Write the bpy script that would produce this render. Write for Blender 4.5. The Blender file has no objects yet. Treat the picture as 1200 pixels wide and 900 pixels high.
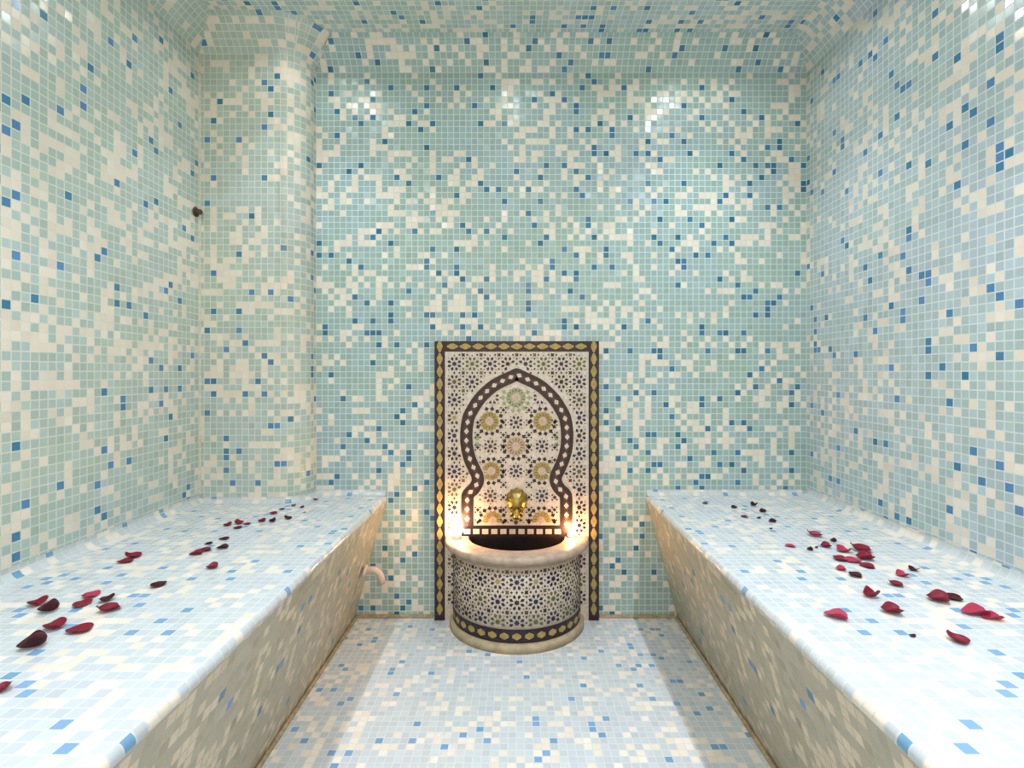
import bpy, bmesh, math, random
from mathutils import Vector, Matrix, noise
R = random.Random(7)
PI = math.pi
C = bpy.context.scene.collection
CAM_D = 2.115; F = 605.0; VX, VY = 605.0, 437.0
def on_bench(px, py, z=0.5):                      # photo point -> place on the bench top
    d = F*(1.0-z)/(py-VY)
    return ((px-VX)*d/F, -(CAM_D-d))
# ------------------------------------------------------------ materials
def new_mat(name):
    m = bpy.data.materials.new(name); m.use_nodes = True
    nt = m.node_tree
    return m, nt, nt.nodes['Principled BSDF'], nt.links
def simple(name, col, rough=.4, metal=0., noise_amt=.0, scale=30, spec=.5, coat=0., tint2=None):
    m, nt, b, L = new_mat(name)
    b.inputs['Roughness'].default_value = rough; b.inputs['Metallic'].default_value = metal
    b.inputs['Specular IOR Level'].default_value = spec
    b.inputs['Coat Weight'].default_value = coat
    tc = nt.nodes.new('ShaderNodeTexCoord'); n = nt.nodes.new('ShaderNodeTexNoise')
    n.inputs['Scale'].default_value = scale; n.inputs['Detail'].default_value = 4
    L.new(tc.outputs['Object'], n.inputs['Vector'])
    r = nt.nodes.new('ShaderNodeMix'); r.data_type = 'RGBA'
    c2 = tint2 if tint2 else tuple(c*(1-noise_amt) for c in col)
    r.inputs[6].default_value = (*c2, 1); r.inputs[7].default_value = (*col, 1)
    mr = nt.nodes.new('ShaderNodeMapRange'); mr.inputs[1].default_value = .35; mr.inputs[2].default_value = .65
    L.new(n.outputs['Fac'], mr.inputs[0]); L.new(mr.outputs[0], r.inputs[0])
    L.new(r.outputs[2], b.inputs['Base Color'])
    return m

BASE_G = (.41, .545, .485); BASE_B = (.42, .55, .62)
def tile_mat(name, seed, cream=.25, blue=.05, pitch=.0245, tilt=.09, rough=.22, base=(BASE_G, BASE_B), blues=((.035, .19, .33), (.10, .25, .52)), creams=((.78, .73, .65), (.75, .67, .57)), vary=.16, grout=(.66, .70, .62)):
    """glass mosaic laid on a square grid; UV is in metres"""
    m, nt, b, L = new_mat(name)
    N = nt.nodes.new
    def vm(op, a, c=None):
        x = N('ShaderNodeVectorMath'); x.operation = op
        L.new(a, x.inputs[0])
        if c is not None:
            if isinstance(c, tuple): x.inputs[1].default_value = c
            else: L.new(c, x.inputs[1])
        return x.outputs[0]
    def mt(op, a, c=None, clamp=False):
        x = N('ShaderNodeMath'); x.operation = op; x.use_clamp = clamp
        for i, v in enumerate((a, c)):
            if v is None: continue
            if isinstance(v, (int, float)): x.inputs[i].default_value = v
            else: L.new(v, x.inputs[i])
        return x.outputs[0]
    def mix(f, a, c):
        x = N('ShaderNodeMix'); x.data_type = 'RGBA'
        L.new(f, x.inputs[0])
        for i, v in ((6, a), (7, c)):
            if isinstance(v, tuple): x.inputs[i].default_value = (*v, 1)
            else: L.new(v, x.inputs[i])
        return x.outputs[2]
    uv = N('ShaderNodeUVMap'); uv.uv_map = 'UVMap'
    p = vm('ADD', vm('SCALE', uv.outputs[0]), (seed*37.0, seed*11.0, 0))
    p.node.inputs[0].links[0].from_node.inputs['Scale'].default_value = 1/pitch
    cell = vm('FLOOR', p); fr = vm('SUBTRACT', vm('FRACTION', p), (.5, .5, 0)); fr = vm('ABSOLUTE', fr)
    w = N('ShaderNodeTexWhiteNoise'); w.noise_dimensions = '2D'; L.new(cell, w.inputs['Vector'])
    w2 = N('ShaderNodeTexWhiteNoise'); w2.noise_dimensions = '2D'; L.new(vm('ADD', cell, (91.3, 17.7, 0)), w2.inputs['Vector'])
    sp = N('ShaderNodeSeparateColor'); L.new(w.outputs['Color'], sp.inputs[0])
    sp2 = N('ShaderNodeSeparateColor'); L.new(w2.outputs['Color'], sp2.inputs[0])
    ns = N('ShaderNodeTexNoise'); ns.noise_dimensions = '2D'; ns.inputs['Scale'].default_value = .16; ns.inputs['Detail'].default_value = 2
    L.new(cell, ns.inputs['Vector'])
    nb = N('ShaderNodeTexNoise'); nb.noise_dimensions = '2D'; nb.inputs['Scale'].default_value = .06; nb.inputs['Detail'].default_value = 3
    L.new(vm('ADD', cell, (50., 20., 0)), nb.inputs['Vector'])
    # base aqua: green <-> blue, per tile and in drifting batches
    g = mt('ADD', mt('MULTIPLY', mt('SUBTRACT', nb.outputs['Fac'], .5), 2.4), mt('ADD', mt('MULTIPLY', sp2.outputs[0], .5), .2), True)
    base = mix(g, base[0], base[1])
    v = mt('ADD', mt('MULTIPLY', sp2.outputs[1], vary), 1-vary*.6)
    hs = N('ShaderNodeHueSaturation'); L.new(base, hs.inputs['Color']); L.new(v, hs.inputs['Value'])
    base = hs.outputs[0]
    # cream tiles, thicker in some patches
    thr = mt('ADD', mt('MULTIPLY', mt('SUBTRACT', ns.outputs['Fac'], .5), .9), cream, True)
    iscream = mt('LESS_THAN', sp.outputs[0], thr)
    cr = mix(sp2.outputs[2], creams[0], creams[1])
    col = mix(iscream, base, cr)
    isblue = mt('LESS_THAN', sp.outputs[1], blue)
    bl = mix(sp2.outputs[2], blues[0], blues[1])
    col = mix(isblue, col, bl)
    # grout
    sx = N('ShaderNodeSeparateXYZ'); L.new(fr, sx.inputs[0])
    mx = mt('MAXIMUM', sx.outputs[0], sx.outputs[1])
    gm = N('ShaderNodeMapRange'); gm.inputs[1].default_value = .42; gm.inputs[2].default_value = .45
    L.new(mx, gm.inputs[0])
    col = mix(gm.outputs[0], col, grout)
    L.new(col, b.inputs['Base Color'])
    ro = mt('ADD', mt('MULTIPLY', gm.outputs[0], .5), rough); L.new(ro, b.inputs['Roughness'])
    # every tessera sits a little out of true
    cc = N('ShaderNodeCombineColor')
    L.new(mt('ADD', mt('MULTIPLY', mt('SUBTRACT', sp.outputs[2], .5), tilt), .5), cc.inputs[0])
    L.new(mt('ADD', mt('MULTIPLY', mt('SUBTRACT', sp2.outputs[0], .5), tilt), .5), cc.inputs[1])
    cc.inputs[2].default_value = 1
    nm = N('ShaderNodeNormalMap'); nm.uv_map = 'UVMap'; L.new(cc.outputs[0], nm.inputs['Color'])
    L.new(nm.outputs[0], b.inputs['Normal'])
    return m


# ------------------------------------------------------------ mesh helpers
def tag(o, label=None, cat=None, group=None, kind=None):
    if label: o['label'] = label
    if cat: o['category'] = cat
    if group: o['group'] = group
    if kind: o['kind'] = kind
    return o
def link(name, bm, mats, parent=None, smooth=False):
    me = bpy.data.meshes.new(name)
    bm.to_mesh(me); bm.free()
    for m in (mats if isinstance(mats, (list, tuple)) else [mats]): me.materials.append(m)
    if smooth:
        for p in me.polygons: p.use_smooth = True
    o = bpy.data.objects.new(name, me); C.objects.link(o)
    if parent: o.parent = parent
    return o
def empty(name, loc=(0,0,0)):
    o = bpy.data.objects.new(name, None); C.objects.link(o); o.location = loc; o.empty_display_size = .05
    return o
def quad(bm, pts, uvs=None, mi=0, smooth=False):
    vs = [bm.verts.new(p) for p in pts]
    f = bm.faces.new(vs); f.material_index = mi; f.smooth = smooth
    if uvs:
        ul = bm.loops.layers.uv.get('UVMap') or bm.loops.layers.uv.new('UVMap')
        for l, uv in zip(f.loops, uvs): l[ul].uv = uv
    return f
def sweep(bm, path, profile, u0=0., v0=0., smooth=False, segs=None):
    """path: plan points, room on the right-hand side of travel; profile: (offset into room, z)."""
    n = len(path); dirs = []
    for i in range(n-1):
        d = Vector(path[i+1])-Vector(path[i]); dirs.append(d.normalized())
    inw = [Vector((d.y, -d.x)) for d in dirs]
    mit = []
    for i in range(n):
        if i == 0: mit.append(inw[0])
        elif i == n-1: mit.append(inw[-1])
        else:
            a, b = inw[i-1], inw[i]; s = a+b; mit.append(s/(1+a.dot(b)))
    vs = [0.]
    for j in range(1, len(profile)):
        vs.append(vs[-1]+math.hypot(profile[j][0]-profile[j-1][0], profile[j][1]-profile[j-1][1]))
    s = 0.
    for i in range(n-1):
        L = (Vector(path[i+1])-Vector(path[i])).length
        if segs is None or i in segs:
            for j in range(len(profile)-1):
                P = []; U = []
                for (k, jj) in ((i, j), (i+1, j), (i+1, j+1), (i, j+1)):
                    o, z = profile[jj]; off = mit[k]*o
                    q = Vector(path[k])+off
                    P.append((q.x, q.y, z)); U.append((u0+s+(0 if k == i else L)+off.dot(dirs[i]), v0+vs[jj]))
                quad(bm, P, U, smooth=smooth)
        s += L
    return bm
def fin(bm, d=1e-5):
    bmesh.ops.remove_doubles(bm, verts=bm.verts, dist=d)
    return bm
def arc(cx, cz, r, a0, a1, n):
    return [(cx+r*math.cos(a0+(a1-a0)*i/n), cz+r*math.sin(a0+(a1-a0)*i/n)) for i in range(n+1)]

# ------------------------------------------------------------ the room shell
XL, XR, YB, YF = -1.22, 1.19, 0.0, -4.2
ZW, ZC, CH = 2.23, 2.33, .10
PX, PY, PR = -.82, -.125, .10                    # rounded pier in the left back corner
LOW = ((.52, .58, .60), (.52, .57, .635)); LOWB = ((.14, .32, .50), (.20, .36, .60))
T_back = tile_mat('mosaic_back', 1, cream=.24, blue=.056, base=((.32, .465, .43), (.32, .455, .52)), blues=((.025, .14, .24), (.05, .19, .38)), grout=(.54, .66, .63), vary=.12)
T_left = tile_mat('mosaic_left', 2, cream=.29, blue=.042, base=((.42, .54, .48), (.42, .53, .55)), grout=(.64, .67, .58), vary=.12)
T_right = tile_mat('mosaic_right', 3, cream=.24, blue=.048, base=((.40, .53, .53), (.42, .52, .60)), grout=(.62, .68, .68), vary=.12)
T_floor = tile_mat('mosaic_floor', 4, cream=.24, blue=.042, base=LOW, blues=LOWB, vary=.10, pitch=.0226, grout=(.56, .61, .63))
T_bench = tile_mat('mosaic_bench', 5, pitch=.0236, cream=.25, blue=.035, base=LOW, blues=LOWB, vary=.08, grout=(.57, .60, .60))
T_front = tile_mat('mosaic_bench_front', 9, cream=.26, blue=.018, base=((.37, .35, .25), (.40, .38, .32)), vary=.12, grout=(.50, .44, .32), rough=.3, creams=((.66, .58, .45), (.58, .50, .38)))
T_ceil = tile_mat('mosaic_ceiling', 6, cream=.25, blue=.055)
path = [(XL, YF), (XL, PY)]
path += [(PX-PR, PY)]
pier_arc = [(PX-PR+PR*math.sin(t), PY+PR-PR*math.cos(t)) for t in [PI/2*i/8 for i in range(1, 9)]]
path += pier_arc + [(PX, YB), (XR, YB), (XR, YF)]
nA = len(pier_arc)
prof = [(0, 0), (0, ZW), (.02, ZW+.028), (.072, ZC-.012), (CH, ZC)]
profp = [(0, .50), (0, ZW), (.02, ZW+.028), (.072, ZC-.012), (CH, ZC)]
def wall(name, segs, m, pr=prof, sm=False):
    bm = bmesh.new(); sweep(bm, path, pr, segs=segs, smooth=sm, v0=pr[0][1]); fin(bm)
    o = link(name, bm, m)
    return tag(o, kind='structure')
wall('wall_left', [0], T_left)
wall('wall_pier', [1], T_left, profp)
w = wall('wall_pier_corner', list(range(2, 3+nA)), T_left, profp, True)
wall('wall_back', [3+nA], T_back)
wall('wall_right', [4+nA], T_right)
# the wall behind the pier and behind the camera close the room
bm = bmesh.new()
dw, dh = .42, 2.05                                # unseen opening behind the camera, lets the added warm fill in
for (x0, x1, z0, z1) in ((XL, -dw, 0, ZC), (dw, XR, 0, ZC), (-dw, dw, dh, ZC)):
    quad(bm, [(x1, YF, z0), (x0, YF, z0), (x0, YF, z1), (x1, YF, z1)], [(x1, z0), (x0, z0), (x0, z1), (x1, z1)])
tag(link('wall_front', fin(bm), T_back), kind='structure')
bm = bmesh.new(); quad(bm, [(XL, YF, 0), (XR, YF, 0), (XR, YB, 0), (XL, YB, 0)], [(XL, YF), (XR, YF), (XR, YB), (XL, YB)])
tag(link('floor', bm, T_floor), kind='structure')
bm = bmesh.new(); quad(bm, [(XL, YB, ZC), (XR, YB, ZC), (XR, YF, ZC), (XL, YF, ZC)], [(XL, YB), (XR, YB), (XR, YF), (XL, YF)])
tag(link('ceiling', bm, T_ceil), kind='structure')
M_grout = simple('tan_grout', (.42, .33, .20), .8, noise_amt=.35, scale=60)
M_grout_l = simple('pale_grout', (.66, .64, .54), .8, noise_amt=.2, scale=60)
def strip(name, pts, r, m):
    bm = bmesh.new()
    for a, b in zip(pts, pts[1:]):
        a = Vector(a); b = Vector(b); d = (b-a).normalized()
        u = d.orthogonal().normalized(); v = d.cross(u)
        ring = [[p+u*r*math.cos(t*PI/4)+v*r*math.sin(t*PI/4) for t in range(8)] for p in (a, b)]
        for i in range(8):
            quad(bm, [ring[0][i], ring[0][(i+1)%8], ring[1][(i+1)%8], ring[1][i]], smooth=True)
    return tag(link(name, fin(bm), m), kind='structure')

# ------------------------------------------------------------ benches
BH = .5
def bench(name, side, label):
    xw = XL if side < 0 else XR
    xt, xb, r = .53, .66, .016
    rc = .032
    W = abs(xw)
    # profile from the floor up the leaning front, over the rounded nosing, to the cove at the wall; x = distance from room axis
    pr = [(xb, 0), (xt+.002, BH-r*1.3)]
    pr += [(xt+r+.001-r*math.cos(t), BH-r+r*math.sin(t)) for t in [PI/2*i/6 for i in range(0, 7)]]
    pr += [(W-rc, BH)]
    pr += [(W-rc+rc*math.sin(t), BH+rc-rc*math.cos(t)) for t in [PI/2*i/6 for i in range(1, 7)]]
    pr[-1] = (W-.0005, BH+rc)
    bm = bmesh.new(); vs = [0.]
    for j in range(1, len(pr)): vs.append(vs[-1]+math.dist(pr[j], pr[j-1]))
    y0, y1 = YF+.001, -.001
    for j in range(len(pr)-1):
        (a, za), (b, zb) = pr[j], pr[j+1]
        P = [(side*a, y0, za), (side*a, y1, za), (side*b, y1, zb), (side*b, y0, zb)]
        U = [(y0, vs[j]), (y1, vs[j]), (y1, vs[j+1]), (y0, vs[j+1])]
        if side > 0: P.reverse(); U.reverse()
        # cove stops at the pier
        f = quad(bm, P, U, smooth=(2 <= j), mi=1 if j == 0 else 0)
    fin(bm)
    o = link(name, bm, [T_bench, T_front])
    tag(o, label, 'bench', 'mosaic benches along the side walls')
    # small coves against the back wall (and round the pier)
    bm = bmesh.new(); r2 = .022
    cp = [(r2-r2*math.sin(t), BH+r2-r2*math.cos(t)) for t in [PI/2*i/4 for i in range(0, 5)]]
    cp = [(max(a, .0006), z+.0003) for a, z in cp][::-1]
    if side < 0:
        pth = [(XL, PY), (PX-PR, PY)]+pier_arc+[(PX, YB), (-xt-.004, YB)]
        pth[0] = (XL+.02, PY)
    else: pth = [(xt+.004, YB), (XR-.02, YB)]
    sweep(bm, pth, cp[::-1], smooth=True)
    c = link('back_cove', fin(bm), T_bench, o)
    return o
bench('tiled_bench', -1, 'mosaic tiled bench along the left wall, running past the rounded corner pier')
bench('tiled_bench', 1, 'mosaic tiled bench along the right wall, with the larger heap of petals')
strip('trim_1', [(-.652, YF, .001), (-.652, -.004, .001)], .007, M_grout)
strip('trim_2', [(.652, YF, .001), (.652, -.004, .001)], .007, M_grout)
strip('trim_3', [(-.65, -.002, .002), (-.34, -.002, .002)], .010, M_grout)
strip('trim_4', [(.34, -.002, .002), (.65, -.002, .002)], .010, M_grout)
strip('trim_5', [(XL+.001, PY-.001, BH+.03), (XL+.001, PY-.001, ZW)], .005, M_grout_l)

# ------------------------------------------------------------ zellige tesserae
PAL = ['white', 'navy', 'plum', 'yellow', 'olive', 'rust', 'palegreen', 'brown', 'pink', 'cream']
MZ = [simple('glaze_white', (.66, .60, .53), .3, noise_amt=.22, scale=90),
      simple('glaze_navy', (.016, .015, .065), .35, noise_amt=.4, scale=60),
      simple('glaze_plum', (.022, .007, .014), .4, noise_amt=.4, scale=60),
      simple('glaze_yellow', (.42, .32, .10), .35, noise_amt=.3, scale=60),
      simple('glaze_olive', (.12, .13, .05), .35, noise_amt=.4, scale=50),
      simple('glaze_rust', (.34, .15, .07), .25, noise_amt=.3, scale=60),
      simple('glaze_pale_green', (.27, .34, .20), .25, noise_amt=.3, scale=60),
      simple('glaze_brown', (.075, .035, .03), .4, noise_amt=.3, scale=60),
      simple('glaze_pink', (.60, .40, .32), .3, noise_amt=.2, scale=60),
      simple('glaze_cream', (.50, .36, .24), .3, noise_amt=.25, scale=60)]
K = {k: i for i, k in enumerate(PAL)}
def star(cx, cy, r, ri, n, rot=0.):
    return [(cx+(r if i % 2 == 0 else ri)*math.cos(rot+PI*i/n), cy+(r if i % 2 == 0 else ri)*math.sin(rot+PI*i/n)) for i in range(2*n)]
def kite(cx, cy, a, r0, r1, w, rm=None):
    rm = rm or (r0+r1)/2
    P = [(r0, 0), (rm, w/2), (r1, 0), (rm, -w/2)]
    ca, sa = math.cos(a), math.sin(a)
    return [(cx+x*ca-y*sa, cy+x*sa+y*ca) for x, y in P][::-1][::-1]
def small_rosette(cx, cy, col, ctr, R0=.0275, dots=True):
    out = [(star(cx, cy, R0*.38, R0*.26, 8), ctr)]
    for i in range(8):
        a = 2*PI*i/8+PI/8
        if dots: out.append((lozenge(cx+R0*1.22*math.cos(a+PI/8), cy+R0*1.22*math.sin(a+PI/8), R0*.11, R0*.11), 'plum' if i % 2 else 'olive'))
        out.append((kite(cx, cy, a, R0*.46, R0*1.10, R0*.46, R0*.82), col))
    return out
def big_rosette(cx, cy, R0, core, ring, petal='plum', ctr='rust', n=14):
    out = [(star(cx, cy, R0*.22, R0*.16, 8), 'pink')]
    for i in range(n):
        a = 2*PI*i/n
        out.append((kite(cx, cy, a, R0*.25, R0*.74, R0*.34, R0*.60), core))
        out.append((kite(cx, cy, a+PI/n, R0*.27, R0*.60, R0*.07, R0*.45), ring))
        out.append((kite(cx, cy, a, R0*.76, R0*1.10, R0*.34, R0*.92), petal))
    return out
def lozenge(cx, cy, hx, hy): return [(cx-hx, cy), (cx, cy-hy), (cx+hx, cy), (cx, cy+hy)]
def field(u0, u1, v0, v1, cols, rows, p, keep):
    out = []
    for i, u in enumerate(cols):
        for j, v in enumerate(rows):
            k = (i+j) % 2
            if k == 0: c, ct = 'navy', 'navy'
            else: c, ct = R.choice([('olive', 'olive'), ('brown', 'yellow'), ('brown', 'olive'), ('plum', 'plum')])
            out += small_rosette(u, v, c, ct)
    for i in range(len(cols)-1):
        for j in range(-1, len(rows)):
            um = (cols[i]+cols[i+1])/2
            vm_ = rows[0]+p/2 if j < 0 else (rows[j]-p/2)
            out.append((star(um, vm_, .0095, .0055, 4, PI/4), R.choice(['plum', 'olive', 'brown'])))
            for q in range(4):
                a = q*PI/2
                out.append((lozenge(um+.0155*math.cos(a), vm_+.0155*math.sin(a), .0050, .0050), 'brown'))
    for i in range(len(cols)):
        for j in range(len(rows)-1):
            out.append((lozenge(cols[i], rows[j]-p/2, .0055, .0035), 'olive'))
    for i in range(len(cols)-1):
        for j in range(len(rows)):
            out.append((lozenge((cols[i]+cols[i+1])/2, rows[j], .0035, .0055), 'olive'))
    res = []
    for P, c in out:
        if all(u0 <= x <= u1 and v0 <= y <= v1 for x, y in P) and all(keep(x, y) for x, y in P): res.append((P, c))
    return res
def area2(P): return sum(P[i][0]*P[(i+1) % len(P)][1]-P[(i+1) % len(P)][0]*P[i][1] for i in range(len(P)))
def lay(bm, polys, mp, h=.0012, z0=.0002):
    for P, c in polys:
        if area2(P) < 0: P = P[::-1]
        n = len(P); mi = K[c]
        top = [bm.verts.new(mp(x, y, h)) for x, y in P]
        bot = [bm.verts.new(mp(x, y, z0)) for x, y in P]
        f = bm.faces.new(top); f.material_index = mi
        for i in range(n):
            g = bm.faces.new([bot[i], bot[(i+1) % n], top[(i+1) % n], top[i]]); g.material_index = mi
    return bm

# ------------------------------------------------------------ the fountain
PW, PHT, PT = .332, 1.128, .030
PC = .002
fountain = empty('wall_fountain', (PC, 0, 0))
tag(fountain, 'Moroccan mosaic wall fountain with keyhole arch panel and half round basin', 'fountain')
FM = lambda x, y, h: (x, -PT-h, y)
def box(bm, x0, x1, y0, y1, z0, z1, bev=0., mi=0):
    g = bmesh.ops.create_cube(bm, size=1)
    for v in g['verts']:
        v.co = Vector(((x0+x1)/2+v.co.x*(x1-x0), (y0+y1)/2+v.co.y*(y1-y0), (z0+z1)/2+v.co.z*(z1-z0)))
    if bev:
        es = list({e for v in g['verts'] for e in v.link_edges})
        bmesh.ops.bevel(bm, geom=es, offset=bev, segments=2, affect='EDGES', profile=.6)
    return bm
bm = bmesh.new(); box(bm, -PW, PW, -PT, -.0005, .0, PHT, .002)
link('back_panel', bm, MZ[0], fountain)
# border: dark frame, yellow lozenge chain, dark teeth between
BW = .042
def frame_polys():
    out = []
    a, b, t = PW, PHT, .009
    def rect(x0, x1, y0, y1, c): out.append(([(x0, y0), (x1, y0), (x1, y1), (x0, y1)], c))
    for s in (-1, 1):
        xs = sorted((s*a, s*(a-BW))); rect(xs[0], xs[1], .001, b, 'plum')
    rect(-a+BW, a-BW, b-BW, b, 'plum')
    return out
bm = bmesh.new(); lay(bm, frame_polys(), FM, .0012)
ch = []
per = .0505
nn = int((PHT-.03)/per)
for s in (-1, 1):
    xc = s*(PW-BW/2)
    for i in range(nn+1):
        zc = PHT-BW/2-i*per
        if zc < .03: break
        ch.append(([(xc-.0118, zc-.004), (xc-.003, zc-.0235), (xc+.003, zc-.0235), (xc+.0118, zc-.004), (xc+.0118, zc+.004), (xc+.003, zc+.0235), (xc-.003, zc+.0235), (xc-.0118, zc+.004)], 'yellow'))
        for q in (-1, 1):
            ch.append((lozenge(xc+q*.0145, zc-per/2, .0050, .011), 'navy'))
nx = 11; perx = 2*(PW-BW/2)/(nx+1)
for i in range(1, nx+1):
    xc = -(PW-BW/2)+i*perx; zc = PHT-BW/2
    ch.append(([(xc-.023, zc-.003), (xc-.004, zc-.0118), (xc+.004, zc-.0118), (xc+.023, zc-.003), (xc+.023, zc+.003), (xc+.004, zc+.0118), (xc-.004, zc+.0118), (xc-.023, zc+.003)], 'yellow'))
    for q in (-1, 1): ch.append((lozenge(xc+perx/2, zc+q*.0145, .011, .005), 'navy'))
lay(bm, ch, FM, .0022)
link('border', bm, MZ, fountain)
# arch centre line (half widths in panel metres against height)
S = 290.0
hw = [(0, 438.5), (7, 442), (18, 447), (27, 452), (36, 459.5), (44, 468), (50, 477), (55.5, 487), (58, 497), (59, 508), (58.8, 519), (57.3, 529), (54, 540), (49.5, 550), (46, 558), (46, 565), (50.5, 573), (56.5, 579), (58, 587), (58, 622)]
half = [(x/S, 1+(VY-y)/S) for x, y in hw]
def catmull(P, n=5):
    out = []
    for i in range(len(P)-1):
        p0 = P[max(i-1, 0)]; p1 = P[i]; p2 = P[i+1]; p3 = P[min(i+2, len(P)-1)]
        for k in range(n):
            t = k/n
            out.append(tuple(.5*((2*p1[q])+(-p0[q]+p2[q])*t+(2*p0[q]-5*p1[q]+4*p2[q]-p3[q])*t*t+(-p0[q]+3*p1[q]-3*p2[q]+p3[q])*t**3) for q in (0, 1)))
    out.append(P[-1]); return out
HR = catmull(half)
ZB = 1+(VY-622)/S                                # foot of the arch
line = [(-x, z) for x, z in HR[::-1]]+HR[1:]
def arch_hw(z):
    if z > HR[0][1]: return -1.
    best = 0.
    for (x0, z0), (x1, z1) in zip(HR, HR[1:]):
        lo, hi = sorted((z0, z1))
        if lo <= z <= hi and hi > lo: best = max(best, x0+(x1-x0)*(z-z0)/(z1-z0))
    return best
def off_line(P, o):
    out = []
    for i in range(len(P)):
        a = Vector(P[max(i-1, 0)]); b = Vector(P[min(i+1, len(P)-1)]); d = (b-a).normalized()
        out.append((P[i][0]-d.y*o, P[i][1]+d.x*o))
    return out
def band(P, o0, o1, c):
    A = off_line(P, o0); B = off_line(P, o1)
    return [([A[i], A[i+1], B[i+1], B[i]], c) for i in range(len(P)-1)]
def along(P, step, start=0.):
    out = []; s = start; acc = 0.
    for a, b in zip(P, P[1:]):
        a = Vector(a); b = Vector(b); L = (b-a).length
        while s <= acc+L:
            out.append((a+(b-a)*((s-acc)/L), (b-a).normalized())); s += step
        acc += L
    return out
bm = bmesh.new()
lay(bm, band(line, -.025, -.0105, 'plum')+band(line, .0105, .025, 'plum'), FM, .0022)
lay(bm, band(line, -.0108, .0108, 'brown'), FM, .0014)
dots = []
for p, d in along(line, .0375, .012):
    n = Vector((-d.y, d.x)); q = [p-d*.0125, p-n*.0098, p+d*.0125, p+n*.0098]
    dots.append(([(v.x, v.y) for v in q], 'white'))
for p, d in along(line, .0375, .012+.01875):
    n = Vector((-d.y, d.x))
    for s in (-1, 1):
        q = [p+n*s*.0085-d*.006, p+n*s*.0085-n*.004, p+n*s*.0085+d*.006, p+n*s*.0085+n*.004]
        dots.append(([(v.x, v.y) for v in q], 'plum'))
lay(bm, dots, FM, .0024)
link('arch_band', bm, MZ, fountain)
# sill band across the foot of the arch
bm = bmesh.new()
zs = 1+(VY-622.5)/S; xs = .225
lay(bm, [([(-xs, zs-.024), (xs, zs-.024), (xs, zs+.024), (-xs, zs+.024)], 'plum')], FM, .0030)
sq = []
i = 0; x = -.20
while x <= .201:
    sq.append(([(x-.0125, zs-.010), (x+.0125, zs-.010), (x+.0125, zs+.010), (x-.0125, zs+.010)], 'white'))
    x += .0365
lay(bm, sq, FM, .0042)
link('sill_band', bm, MZ, fountain)
# field outside the arch
p = .0725
cols = [-.254, -.178, -.100, 0, .100, .178, .254]
cols = [-.252, -.180, -.108, -.036, .036, .108, .180, .252]
rows = [1.0366-i*p for i in range(14)]
def outside(x, z):
    if z < ZB-.0: return abs(x) > .228 or z < ZB-.05
    h = arch_hw(z)
    if z > HR[0][1]: return z > HR[0][1]+.030 or abs(x) > .03+0*z
    hh = max(arch_hw(z-.02), arch_hw(z), arch_hw(z-.028))
    return abs(x) > hh+.027
def inside(x, z):
    if z < ZB+.022: return False
    return abs(x) < min(arch_hw(z), arch_hw(z+.018) if z+.018 < HR[0][1] else -1)-.026
bm = bmesh.new()
fld = field(-PW+BW+.002, PW-BW-.002, .01, PHT-BW-.002, cols, rows, p, outside)
lay(bm, fld, FM, .0012)
link('star_mosaic', bm, MZ, fountain)
# large rosettes inside the arch
bm = bmesh.new()
def pz(px, py): return ((px-605.5)/S, 1+(VY-py)/S)
ros = []
for (px, py, r, core, ring, pet) in ((604.6, 466, 16.5, 'palegreen', 'white', 'palegreen'), (573.5, 493.6, 16, 'yellow', 'rust', 'plum'), (636.0, 493.6, 16, 'yellow', 'rust', 'plum'),
                                     (604.6, 523, 16, 'cream', 'rust', 'plum'), (575.5, 552, 15.5, 'yellow', 'rust', 'plum'), (635, 552, 15.5, 'yellow', 'olive', 'plum'),
                                     (577, 610, 16, 'yellow', 'rust', 'plum'), (634.5, 610, 16, 'yellow', 'rust', 'plum')):
    a, b = pz(px, py); ros += big_rosette(a, b, r/S, core, ring, pet)
for (px, py, c) in ((604.6, 495, 'navy'), (574.6, 523, 'brown'), (635, 523, 'navy'), (604.6, 552, 'navy'), (574.5, 581, 'brown'), (635, 581, 'navy'), (577, 466, 'brown'), (632.5, 466, 'navy'), (604.6, 612, 'brown')):
    a, b = pz(px, py); ros += small_rosette(a, b, c, c, .026)
for (px, py) in ((559, 513), (559, 521), (652, 513), (652, 521)):
    a, b = pz(px, py); ros.append((star(a, b, .012, .008, 6), 'palegreen'))
for ix in range(-3, 4):
    for iz in range(0, 12):
        a, b = pz(604.8+ix*15+0, 480.5+iz*14.6)
        if (ix % 2) == 1:
            for q in range(4):
                t = q*PI/2+PI/4
                ros.append((lozenge(a+.0135*math.cos(t), b+.0135*math.sin(t), .0042, .0042), 'plum'))
            ros.append((star(a, b, .0085, .005, 4), 'plum'))
ros = [(P, c) for P, c in ros if all(inside(x, z) for x, z in P)]
lay(bm, ros, FM, .0013)
link('arch_rosettes', bm, MZ, fountain)

# basin (half round), swept about the panel
def ell(a, b, t): return (a*math.cos(t), -PT-b*math.sin(t))
def turn(bm, prof, n=56, mi=0, smooth=True, closed=False):
    """prof: list of (a, b, z); swept over the half ellipse"""
    vs = []
    for (a, b, z) in prof:
        vs.append([bm.verts.new((*ell(a, b, PI*i/n), z)) for i in range(n+1)])
    m = len(prof)
    for j in range(m if closed else m-1):
        k = (j+1) % m
        for i in range(n):
            f = bm.faces.new([vs[j][i], vs[k][i], vs[k][i+1], vs[j][i+1]]); f.smooth = smooth; f.material_index = mi
    if closed:
        bm.faces.new([v[0] for v in vs]); bm.faces.new([v[n] for v in vs][::-1])
    return bm
RIMZ = .342
M_stone = simple('rim_stone', (.50, .40, .32), .45, noise_amt=.3, scale=35)
M_plinth = simple('plinth_plaster', (.46, .39, .26), .6, noise_amt=.3, scale=30)
bm = bmesh.new()
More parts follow.
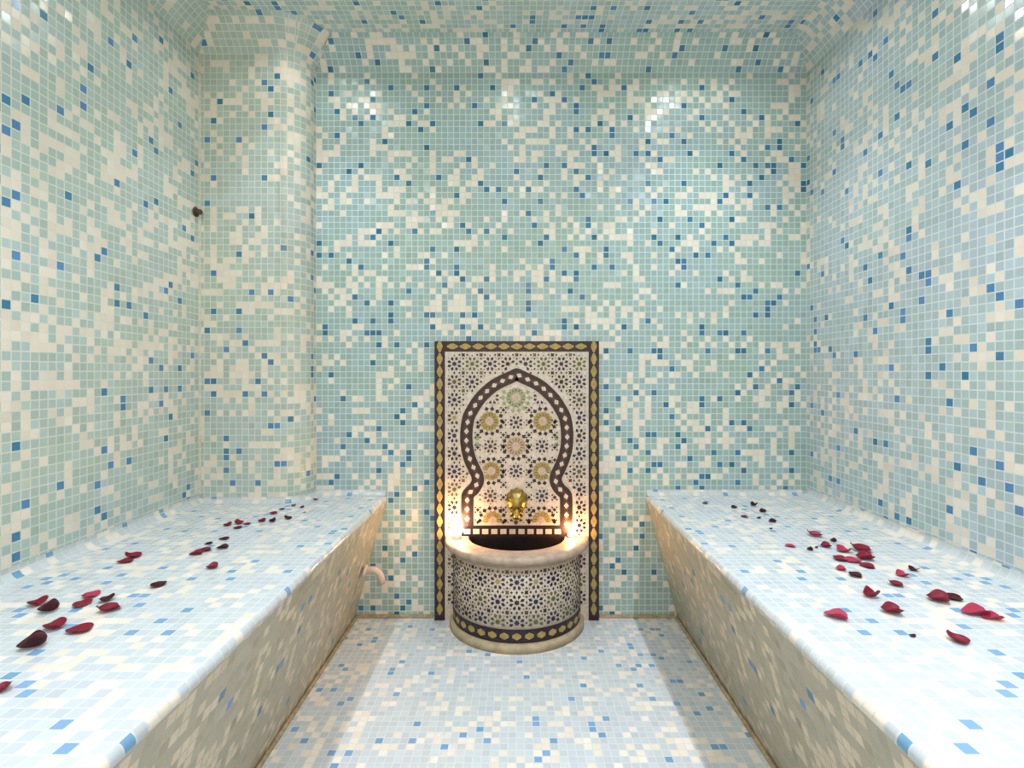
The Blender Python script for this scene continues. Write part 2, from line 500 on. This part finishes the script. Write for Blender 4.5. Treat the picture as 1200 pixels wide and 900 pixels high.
rp = [(.192, .172, RIMZ-.004), (.196, .176, RIMZ), (.282, .255, RIMZ), (.288, .261, RIMZ-.005), (.289, .262, RIMZ-.017), (.284, .257, RIMZ-.024),
      (.268, .243, RIMZ-.028), (.262, .238, RIMZ-.040), (.190, .170, RIMZ-.040)]
turn(bm, rp, closed=True); link('basin_rim', bm, M_stone, fountain)
A, B = .254, .232
bm = bmesh.new(); turn(bm, [(A, B, RIMZ-.041), (A, B, .028), (A-.03, B-.03, .028), (A-.03, B-.03, RIMZ-.041)], closed=True)
N_ = 400; cum = [0.]; pts = [ell(A, B, PI*i/N_) for i in range(N_+1)]
for i in range(N_): cum.append(cum[-1]+math.dist(pts[i], pts[i+1]))
TOT = cum[-1]
def BMP(u, v, h):
    s = (TOT/2-u)                                 # u=0 at the front, + to the viewer's right
    s = min(max(s, 0), TOT-1e-6)
    lo, hi = 0, N_
    while hi-lo > 1:
        m_ = (lo+hi)//2
        if cum[m_] <= s: lo = m_
        else: hi = m_
    t = PI*(lo+(s-cum[lo])/(cum[lo+1]-cum[lo]))/N_
    n = Vector((math.cos(t)/A, -math.sin(t)/B)).normalized(); x, y = ell(A, B, t)
    return (x+n.x*(h+.0004), y+n.y*(h+.0004), v)
basin = link('basin_wall', bm, MZ[0], fountain)
bm = bmesh.new()
bp = TOT/11
cols = [-TOT/2+bp*(i+.5) for i in range(11)]
rows = [.248+.073, .248, .175, .102]
fl = field(-TOT/2+.003, TOT/2-.003, .082, RIMZ-.043, cols, rows, .073, lambda x, z: True)
lay(bm, fl, BMP, .0010)
link('basin_star_mosaic', bm, MZ, fountain)
bm = bmesh.new()
nseg = 66
lay(bm, [([(-TOT/2+TOT*i/nseg, .0300), (-TOT/2+TOT*(i+1)/nseg, .0300), (-TOT/2+TOT*(i+1)/nseg, .078), (-TOT/2+TOT*i/nseg, .078)], 'plum') for i in range(nseg)], BMP, .0012)
ch = []
nl = 17
for i in range(nl):
    xc = -TOT/2+TOT*(i+.5)/nl; zc = .054
    ch.append(([(xc-.016, zc-.005), (xc, zc-.013), (xc+.016, zc-.005), (xc+.016, zc+.005), (xc, zc+.013), (xc-.016, zc+.005)], 'yellow'))
    for q in (-1, 1):
        ch.append((lozenge(xc+TOT/nl/2, zc+q*.014, .012, .005), 'navy'))
lay(bm, ch, BMP, .0022)
link('basin_border', bm, MZ, fountain)
bm = bmesh.new(); turn(bm, [(A+.016, B+.022, .0), (A+.014, B+.020, .022), (A+.006, B+.008, .0285), (A-.03, B-.03, .0285), (A-.03, B-.03, .0)], closed=True)
link('plinth', bm, M_plinth, fountain)
M_bowl = simple('dark_bowl', (.012, .010, .012), .3, noise_amt=.4, scale=40)
bm = bmesh.new()
turn(bm, [(.1918, .1718, RIMZ-.003), (.188, .168, .28), (.165, .147, .20), (.10, .09, .15), (.002, .002, .145)], n=40)
quad(bm, [(-.1918, -PT-.0055, RIMZ-.003), (-.10, -PT-.0055, .15), (.10, -PT-.0055, .15), (.1918, -PT-.0055, RIMZ-.003)])
link('bowl', bm, M_bowl, fountain)
# brass spout
M_brass = simple('aged_brass', (.50, .38, .12), .36, metal=1., noise_amt=.35, scale=45)
def lathe_y(bm, prof, n=28, flute=0, ox=0, oz=0, sz=1.):
    """prof: (distance out from the panel, radius)"""
    rings = []
    for (d, r) in prof:
        rg = []
        for i in range(n):
            t = 2*PI*i/n; rr = r*(1+(.045*math.cos(flute*t) if flute else 0))
            rg.append(bm.verts.new((ox+rr*math.cos(t), -PT-d, oz+rr*math.sin(t)*sz)))
        rings.append(rg)
    for a, b in zip(rings, rings[1:]):
        for i in range(n):
            f = bm.faces.new([a[i], a[(i+1) % n], b[(i+1) % n], b[i]]); f.smooth = True
    bm.faces.new(rings[-1])
    return bm
zsp = 1+(VY-587)/S
bm = bmesh.new()
spr = [(.0015, .039), (.005, .044), (.009, .043), (.013, .039), (.022, .039), (.032, .036), (.042, .030), (.049, .021), (.053, .011), (.054, .003)]
lathe_y(bm, spr, n=48, flute=12, oz=zsp+.004, sz=1.12)
spout = link('spout', bm, M_brass, fountain)
def tube(bm, pts, rad, n=14, cap=True):
    pts = [Vector(p) for p in pts]; rings = []; up = None
    for i, q in enumerate(pts):
        d = (pts[min(i+1, len(pts)-1)]-pts[max(i-1, 0)]).normalized()
        u = d.orthogonal().normalized() if up is None else (up-d*up.dot(d)).normalized()
        up = u; v = d.cross(u); r = rad[i] if isinstance(rad, (list, tuple)) else rad
        rings.append([bm.verts.new(q+u*r*math.cos(2*PI*k/n)+v*r*math.sin(2*PI*k/n)) for k in range(n)])
    for a, b in zip(rings, rings[1:]):
        for k in range(n):
            f = bm.faces.new([a[k], a[(k+1) % n], b[(k+1) % n], b[k]]); f.smooth = True
    if cap: bm.faces.new(rings[0][::-1]); bm.faces.new(rings[-1])
    return bm
bm = bmesh.new()
tube(bm, [(0, -PT-.026, zsp-.018), (0, -PT-.036, zsp-.024), (0, -PT-.045, zsp-.034), (0, -PT-.048, zsp-.046), (0, -PT-.048, zsp-.058)], [.010, .011, .011, .012, .0145])
link('nozzle', bm, M_brass, spout)
bm = bmesh.new()
for s in (-1, 1):
    tube(bm, [(s*.012, -PT-.012, zsp-.034), (s*.018, -PT-.014, zsp-.046), (s*.021, -PT-.012, zsp-.058)], [.008, .009, .005], n=10)
link('beard_leaf', bm, M_brass, spout)

# ------------------------------------------------------------ candles on the rim
M_wax = simple('candle_wax', (.85, .70, .50), .5, noise_amt=.1)
M_wick = simple('wick', (.02, .015, .01), .9)
M_tin = simple('tea_light_cup', (.7, .7, .7), .3, metal=1.)
fm, nt, b, L_ = new_mat('flame_glow')
b.inputs['Base Color'].default_value = (1, .6, .25, 1)
b.inputs['Emission Color'].default_value = (1, .80, .50, 1); b.inputs['Emission Strength'].default_value = 38
def lathe_z(bm, prof, n=24, cap=True):
    rings = [[bm.verts.new((r*math.cos(2*PI*i/n), r*math.sin(2*PI*i/n), z)) for i in range(n)] for (r, z) in prof]
    for a, c in zip(rings, rings[1:]):
        for i in range(n):
            f = bm.faces.new([a[i], a[(i+1) % n], c[(i+1) % n], c[i]]); f.smooth = True
    if cap: bm.faces.new(rings[0][::-1]); bm.faces.new(rings[-1])
    return bm
def candle(x, y, r, hw_, fh, fr, power, label):
    e = empty('tea_light', (x, y, RIMZ+.0002))
    tag(e, label, 'candle', 'lit candles on the basin rim')
    bm = bmesh.new(); lathe_z(bm, [(r*.96, 0), (r, .001), (r, hw_), (r*1.05, hw_+.0008), (r*.97, hw_+.0008), (r*.96, hw_*.75)], cap=False)
    bm.faces.new([bm.verts[i] for i in range(0)] ) if False else None
    link('cup', bm, M_tin, e)
    bm = bmesh.new(); lathe_z(bm, [(r*.93, .0008), (r*.93, hw_*.8), (r*.5, hw_*.72), (.0005, hw_*.72)]); link('wax', bm, M_wax, e)
    bm = bmesh.new(); tube(bm, [(0, 0, hw_*.7), (.0004, 0, hw_*.7+.006), (.001, 0, hw_*.7+.009)], .0008, n=6); link('wick', bm, M_wick, e)
    z0 = hw_*.7+.004
    bm = bmesh.new(); pr = []
    for i in range(13):
        t = i/12
        pr.append((max(.0004, fr*math.sin(PI*min(1, t**.62))*(1-.35*t)), z0+fh*t))
    lathe_z(bm, pr, n=20); link('flame', bm, fm, e)
    l = bpy.data.lights.new('candle_light', 'POINT'); l.energy = power; l.color = (1, .44, .13); l.shadow_soft_size = .012
    o = bpy.data.objects.new('candle_light', l); C.objects.link(o); o.location = (x, y-.014, RIMZ+z0+fh*.6+.0)
    o.parent = None
    return e
candle(-.236, -.062, .0185, .015, .070, .028, 6.0, 'lit candle with a tall bright flame, on the left end of the basin rim')
candle(.219, -.050, .0150, .008, .024, .012, 2.4, 'small lit candle with a low flame, on the right end of the basin rim')

# ------------------------------------------------------------ steam pipe and wall cap
M_pipe = simple('pale_pipe', (.66, .52, .44), .3, noise_amt=.12)
e = empty('steam_pipe', (-.585, -.125, .235))
tag(e, 'small pale curved pipe sticking out of the left bench front near the back wall', 'pipe')
bm = bmesh.new()
P = [(.000, 0, 0), (.008, 0, .003), (.022, 0, .007), (.037, 0, .006), (.050, 0, -.001), (.060, 0, -.013), (.065, 0, -.028), (.067, 0, -.048)]
tube(bm, P, [.013]*7+[.0135], n=18)
link('elbow', bm, M_pipe, e, True)
bm = bmesh.new()
tube(bm, [(.067, 0, -.0482), (.067, 0, -.0486)], [.0095, .0095], n=18); link('pipe_mouth', bm, simple('pipe_inside', (.03, .025, .02), .8), e)
bm = bmesh.new(); nrm = Vector((.97, 0, -.25)).normalized()
q = Vector((.002, 0, .0)); tube(bm, [q-nrm*.003, q+nrm*.001, q+nrm*.005, q+nrm*.007], [.024, .025, .023, .014], n=24); link('wall_flange', bm, M_pipe, e, True)
M_cap = simple('brown_cap', (.10, .07, .045), .4, metal=.6, noise_amt=.4, scale=60)
ce = empty('wall_plug', (XL, -(CAM_D-1.962), 1.612))
tag(ce, 'small round dark brown plug on the left wall beside the corner', 'plug')
bm = bmesh.new()
def lathe_x(bm, prof, n=22):
    rings = [[bm.verts.new((d, r*math.cos(2*PI*i/n), r*math.sin(2*PI*i/n))) for i in range(n)] for (d, r) in prof]
    for a, c in zip(rings, rings[1:]):
        for i in range(n):
            f = bm.faces.new([a[i], a[(i+1) % n], c[(i+1) % n], c[i]]); f.smooth = True
    bm.faces.new(rings[-1]); return bm
lathe_x(bm, [(.0005, .018), (.004, .0185), (.006, .016), (.0065, .011)]); link('plate', bm, M_cap, ce)
bm = bmesh.new(); lathe_x(bm, [(.0065, .011), (.020, .0105), (.024, .008), (.025, .002)]); link('stud', bm, M_cap, ce)

# ------------------------------------------------------------ rose petals
def petal_mat(name, c1, c2):
    m, nt, b, L = new_mat(name)
    tc = nt.nodes.new('ShaderNodeTexCoord'); n = nt.nodes.new('ShaderNodeTexNoise'); n.inputs['Scale'].default_value = 40
    n.inputs['Detail'].default_value = 5
    mp = nt.nodes.new('ShaderNodeMapping'); mp.inputs['Scale'].default_value = (2.5, .6, 1)
    L.new(tc.outputs['Object'], mp.inputs[0]); L.new(mp.outputs[0], n.inputs['Vector'])
    mx = nt.nodes.new('ShaderNodeMix'); mx.data_type = 'RGBA'; mx.inputs[6].default_value = (*c1, 1); mx.inputs[7].default_value = (*c2, 1)
    mr = nt.nodes.new('ShaderNodeMapRange'); mr.inputs[1].default_value = .38; mr.inputs[2].default_value = .66
    L.new(n.outputs['Fac'], mr.inputs[0]); L.new(mr.outputs[0], mx.inputs[0]); L.new(mx.outputs[2], b.inputs['Base Color'])
    b.inputs['Roughness'].default_value = .5; b.inputs['Sheen Weight'].default_value = .0; b.inputs['Specular IOR Level'].default_value = .25
    b.inputs['Subsurface Weight'].default_value = .0
    return m
MP = {'dark': petal_mat('petal_dark', (.020, .003, .006), (.085, .004, .012)),
      'red': petal_mat('petal_red', (.10, .003, .012), (.30, .008, .035)),
      'pink': petal_mat('petal_pink', (.28, .012, .05), (.50, .05, .11))}
def petal_mesh(seed, cup, curl, ln=1., notch=0., twist=0.):
    """unit petal, about 1 x 1, a curled cup resting on z = 0"""
    nu, nv = 12, 12; bm = bmesh.new()
    top = {}
    def shape(u, v):                              # u across -1..1, v along 0..1 (base to tip)
        wd = .5*math.sin(PI*min(1, (.07+.93*v)**.72*.93+.0))**.62
        x = u*wd; y = (v-.5)*ln + notch*.10*math.cos(u*PI/2)*(-1 if v > .8 else 0)*(v-.8)*5 - .10*u*u*v
        z = cup*(x*x*1.6) + curl*max(0, v-.55)**2*2.2*(1-.3*u*u) + .35*cup*max(0, .3-v)**2*3
        z += .035*noise.noise(Vector((x*3+seed*7, y*3, seed)))*1.6 + twist*x*y
        z += .05*max(0, abs(u)-.6)*math.sin(v*9+seed)
        return Vector((x, y, z))
    P = [[shape(-1+2*i/nu, j/nv) for i in range(nu+1)] for j in range(nv+1)]
    th = .022
    zmin = min(p.z for r in P for p in r)
    T = [[bm.verts.new(p+Vector((0, 0, th-zmin))) for p in r] for r in P]
    Bt = [[bm.verts.new(p+Vector((0, 0, -zmin))) for p in r] for r in P]
    for j in range(nv):
        for i in range(nu):
            bm.faces.new([T[j][i], T[j][i+1], T[j+1][i+1], T[j+1][i]]).smooth = True
            bm.faces.new([Bt[j][i], Bt[j+1][i], Bt[j+1][i+1], Bt[j][i+1]]).smooth = True
    for j in range(nv):
        for i, fl_ in ((0, 0), (nu, 1)):
            q = [T[j][i], T[j+1][i], Bt[j+1][i], Bt[j][i]]
            bm.faces.new(q if not fl_ else q[::-1])
    for i in range(nu):
        bm.faces.new([T[0][i], Bt[0][i], Bt[0][i+1], T[0][i+1]]); bm.faces.new([T[nv][i], T[nv][i+1], Bt[nv][i+1], Bt[nv][i]])
    bmesh.ops.recalc_face_normals(bm, faces=bm.faces)
    me = bpy.data.meshes.new('rose_petal'); bm.to_mesh(me); bm.free(); me.materials.append(MP['red'])
    return me
PM = {'flat': petal_mesh(1, .5, .25), 'cup': petal_mesh(2, 1.5, .55, .9), 'curl': petal_mesh(3, 1.0, 1.5, 1.1, 1.), 'long': petal_mesh(4, 1.8, .3, 1.35), 'fold': petal_mesh(5, 2.6, .8, 1.1, 0, .5), 'heart': petal_mesh(6, .8, .6, .95, 1.6)}
src = {}
def petal(px, py, size, rot, kind, col, label, side, z=BH, tilt=0., tip=0.):
    x, y = on_bench(px, py)
    key = (kind, col)
    if key not in src:
        me = PM[kind].copy(); me.materials.clear(); me.materials.append(MP[col]); src[key] = me
    o = bpy.data.objects.new('rose_petal', src[key]); C.objects.link(o)
    o.location = (x, y, z+.0005+ (math.sin(abs(tilt))*size*.42)); size *= .80*(.85 if kind in ('fold', 'long') else 1); o.scale = (size, size, size*.6)
    o.rotation_euler = (tip, tilt, math.radians(rot))
    tag(o, label, 'petal', 'rose petals on the %s bench' % side)
LP = [ # px, py, size, rot, kind, colour, label
 (42, 709, .046, 80, 'cup', 'red', 'small red petal on the left bench, leftmost at the back of the near group'),
 (55.5, 717, .046, 110, 'fold', 'dark', 'dark red petal on the left bench, just in front of the leftmost small red one'),
 (61.5, 737, .048, 95, 'cup', 'red', 'red petal with upturned corners on the left bench, midway between two darker ones'),
 (92, 739.5, .052, 115, 'flat', 'red', 'lighter red flat petal on the left bench, right of the one with upturned corners'),
 (36.6, 759.5, .054, 120, 'fold', 'dark', 'almost black narrow petal on the left bench, nearest the camera of the near group'),
 (105, 699, .044, 100, 'heart', 'pink', 'bright pinkish red petal on the left bench, at the back of the near cluster'),
 (95, 709, .044, 75, 'flat', 'red', 'deep red petal on the left bench lying under the bright pinkish red one'),
 (124, 704, .038, 60, 'cup', 'dark', 'near black petal standing up in the near cluster on the left bench'),
 (126, 716, .050, 150, 'curl', 'red', 'bright red curled petal in front of the near black one on the left bench'),
 (155, 653, .044, 100, 'curl', 'red', 'right hand petal of the pair lying alone in the middle of the left bench'),
 (146, 659, .044, 115, 'flat', 'red', 'left hand petal of the pair lying alone in the middle of the left bench'),
 (184.5, 686.5, .042, 60, 'heart', 'dark', 'single dark maroon petal right of the near cluster on the left bench'),
 (1, 809, .040, 20, 'cup', 'red', 'red petal cut off by the left edge of the picture'),
 (248, 666, .037, 110, 'cup', 'red', 'single deep red petal right of the middle of the left bench, nearest the bench edge'),
 (240, 646, .036, 130, 'curl', 'red', 'red petal with a raised side, left bench, just behind the single deep red one'),
 (229, 650, .036, 105, 'long', 'red', 'thin trailing petal at the left end of the middle row on the left bench'),
 (244, 637.5, .027, 115, 'flat', 'dark', 'small dark petal behind the raised red one on the left bench'),
 (262, 632, .034, 95, 'flat', 'dark', 'thin dark flat petal behind another thin one, middle of the left bench'),
 (260, 643, .034, 100, 'long', 'dark', 'thin dark flat petal right of the raised red one on the left bench'),
 (266, 616, .034, 80, 'cup', 'red', 'leftmost petal of the far heap on the left bench'),
 (279.5, 613.5, .036, 45, 'curl', 'red', 'tallest curled petal in the middle of the far heap on the left bench'),
 (289, 614.5, .028, 100, 'flat', 'red', 'rightmost petal of the far heap on the left bench'),
 (278, 619, .032, 90, 'flat', 'dark', 'dark petal at the front of the far heap on the left bench'),
 (306, 611.5, .034, 85, 'cup', 'red', 'red petal right of the far heap on the left bench, touching a dark one'),
 (318.5, 612, .030, 75, 'fold', 'dark', 'dark petal touching the red one right of the far heap on the left bench'),
 (320, 602, .034, 115, 'flat', 'red', 'slanting petal behind the touching red and dark pair on the left bench'),
 (330, 597, .024, 95, 'flat', 'dark', 'thin dark sliver of petal behind the slanting one on the left bench'),
 (337, 608, .030, 60, 'curl', 'dark', 'blackish curled petal nearest the bench edge in the far group on the left bench'),
 (343.5, 593, .024, 40, 'cup', 'dark', 'small greyish dark petal near the back wall on the left bench'),
 (353.5, 595, .022, 90, 'cup', 'red', 'small red petal right of the greyish dark one near the back wall, left bench'),
 (357, 600.6, .012, 20, 'flat', 'dark', 'tiny dark crumb of petal in the far group on the left bench'),
 (370, 586, .026, 10, 'cup', 'red', 'small round red petal closest to the back wall on the left bench'),
]
RP = [
 (826, 590, .026, 65, 'flat', 'dark', 'small dark petal farthest left and closest to the back wall on the right bench'),
 (860, 595.5, .030, 95, 'cup', 'dark', 'dark oval petal second from the back wall on the right bench'),
 (883, 593, .034, 110, 'fold', 'dark', 'slanting dark petal behind two dark ones at the far end of the right bench'),
 (872, 606, .030, 85, 'flat', 'red', 'thin reddish petal left of the dark pair at the far end of the right bench'),
 (893.5, 600, .034, 85, 'cup', 'dark', 'larger of the dark touching pair at the far end of the right bench'),
 (889, 607.5, .018, 40, 'cup', 'dark', 'smaller of the dark touching pair at the far end of the right bench'),
 (905, 612, .034, 80, 'cup', 'dark', 'dark petal with a crumb before it, far end of the right bench'),
 (903, 620, .014, 20, 'cup', 'dark', 'small dark crumb of petal before a dark petal, far end of right bench'),
 (925.5, 640.5, .034, 90, 'flat', 'pink', 'pink petal nearest the bench edge, left of the middle group on the right bench'),
 (954, 628, .050, 80, 'curl', 'pink', 'pinkish arched petal at the back of the middle group on the right bench'),
 (949, 645, .022, 60, 'fold', 'dark', 'small dark petal in front of the pinkish arched one on the right bench'),
 (956.5, 642, .013, 30, 'cup', 'red', 'tiny pink scrap between a small dark and a deep red petal on the right bench'),
 (967.5, 641, .038, 80, 'cup', 'red', 'deep red petal right of the tiny pink scrap on the right bench'),
 (976.5, 635, .024, 60, 'fold', 'dark', 'small raised dark petal at the back of the deep red one on the right bench'),
 (988, 646.5, .050, 110, 'cup', 'pink', 'pink petal at the back left of the big heap on the right bench'),
 (1008, 645, .062, 75, 'curl', 'red', 'long dark edged petal at the back of the big heap on the right bench'),
 (983, 656, .048, 70, 'heart', 'red', 'petal at the left end of the big heap on the right bench'),
 (998, 658, .052, 100, 'flat', 'pink', 'light pink petal in the middle of the big heap on the right bench'),
 (1013, 655, .058, 75, 'cup', 'red', 'large red petal at the right of the big heap on the right bench'),
 (1015.5, 664, .042, 65, 'flat', 'red', 'small red petal before the large one in the big heap, right bench'),
 (985, 668, .032, 75, 'cup', 'pink', 'small bright pink petal touching a dark pointed one in front of the big heap'),
 (1001, 675, .042, 60, 'heart', 'dark', 'dark pointed petal in front of the big heap on the right bench'),
 (1070, 668.5, .030, 110, 'cup', 'dark', 'dark petal at the back of the group of three on the right bench'),
 (1056.5, 675, .038, 95, 'cup', 'pink', 'pink petal in the middle of the group of three on the right bench'),
 (1049, 686, .036, 65, 'curl', 'red', 'red curled petal at the front of the group of three on the right bench'),
 (1020, 699.5, .044, 100, 'fold', 'red', 'red petal with a raised dark tip, left of the folded pair on the right bench'),
 (1044, 718, .052, 75, 'cup', 'red', 'broad red petal with a lighter middle, in the centre foreground of the right bench'),
 (979, 724, .046, 60, 'long', 'pink', 'smooth pinkish petal nearest the inner edge of the right bench, close to blue tiles'),
 (1069, 746, .014, 20, 'cup', 'dark', 'tiny dark speck of petal alone in the foreground of the right bench'),
 (1121, 751, .040, 30, 'curl', 'red', 'bright red petal with a dark tip, nearest the camera on the right bench'),
 (1099, 704, .056, 60, 'cup', 'red', 'left petal of the large dark folded pair on the right bench'),
 (1115, 701, .046, 65, 'flat', 'dark', 'right petal of the large dark folded pair on the right bench'),
 (1142, 720, .052, 80, 'long', 'pink', 'long pinkish petal right of the folded pair on the right bench'),
 (1163, 725.5, .038, 85, 'long', 'pink', 'narrow pinkish petal at the far right end of the row on the right bench'),
]
for i, t in enumerate(LP): petal(*t, 'left', tilt=R.uniform(-.06, .06), tip=R.uniform(-.03, .05), z=BH)
for i, t in enumerate(RP): petal(*t, 'right', tilt=R.uniform(-.06, .06), tip=R.uniform(-.03, .05), z=BH)

# ------------------------------------------------------------ light
def spot(name, x, y, power, col, size=.03, ang=150, blend=.6):
    l = bpy.data.lights.new(name, 'SPOT'); l.energy = power; l.color = col; l.shadow_soft_size = size
    l.spot_size = math.radians(ang); l.spot_blend = blend
    o = bpy.data.objects.new(name, l); C.objects.link(o); o.location = (x, y, ZC-.02)
    return o
COOL = (.89, .93, 1.0)
for yy, pw in ((-.375, .36), (-1.35, .95), (-2.35, 1.0), (-3.35, .8)):
    for xx, k in ((-.73, .85), (.0, .22), (.73, 1.15)):
        spot('ceiling_spotlight', xx, yy, 66*pw*k, COOL, size=.04, ang=96, blend=1.)
        spot('ceiling_spotlight_spill', xx, yy, (10 if yy < -1 else 11)*pw*(.5+.5*k), (.95, .97, .95), ang=165, blend=.5)
l = bpy.data.lights.new('warm_fill_light', 'AREA'); l.shape = 'RECTANGLE'; l.size = .84; l.size_y = 2.0; l.energy = 26; l.color = (1, .66, .38)  # added warm fill from behind the camera, warms bench fronts and lower walls
o = bpy.data.objects.new('warm_fill_light', l); C.objects.link(o); o.location = (0, YF-.02, 1.02); o.rotation_euler = (PI/2, 0, 0)
w = bpy.data.worlds.new('World'); bpy.context.scene.world = w; w.use_nodes = True
w.node_tree.nodes['Background'].inputs[0].default_value = (.9, .75, .6, 1); w.node_tree.nodes['Background'].inputs[1].default_value = .3
# ------------------------------------------------------------ camera
cd = bpy.data.cameras.new('Camera'); cam = bpy.data.objects.new('Camera', cd); C.objects.link(cam)
cam.location = (0, -CAM_D, 1.0); cam.rotation_euler = (PI/2, 0, 0)
cd.sensor_width = 36; cd.lens = 36*F/1200
cd.shift_x = -(VX-600)/1200; cd.shift_y = -(450-VY)/1200
cd.clip_start = .01
sc = bpy.context.scene; sc.camera = cam
vs = sc.view_settings; vs.view_transform = 'Standard'; vs.look = 'None'; vs.gamma = 1; vs.exposure = 0; vs.use_curve_mapping = False
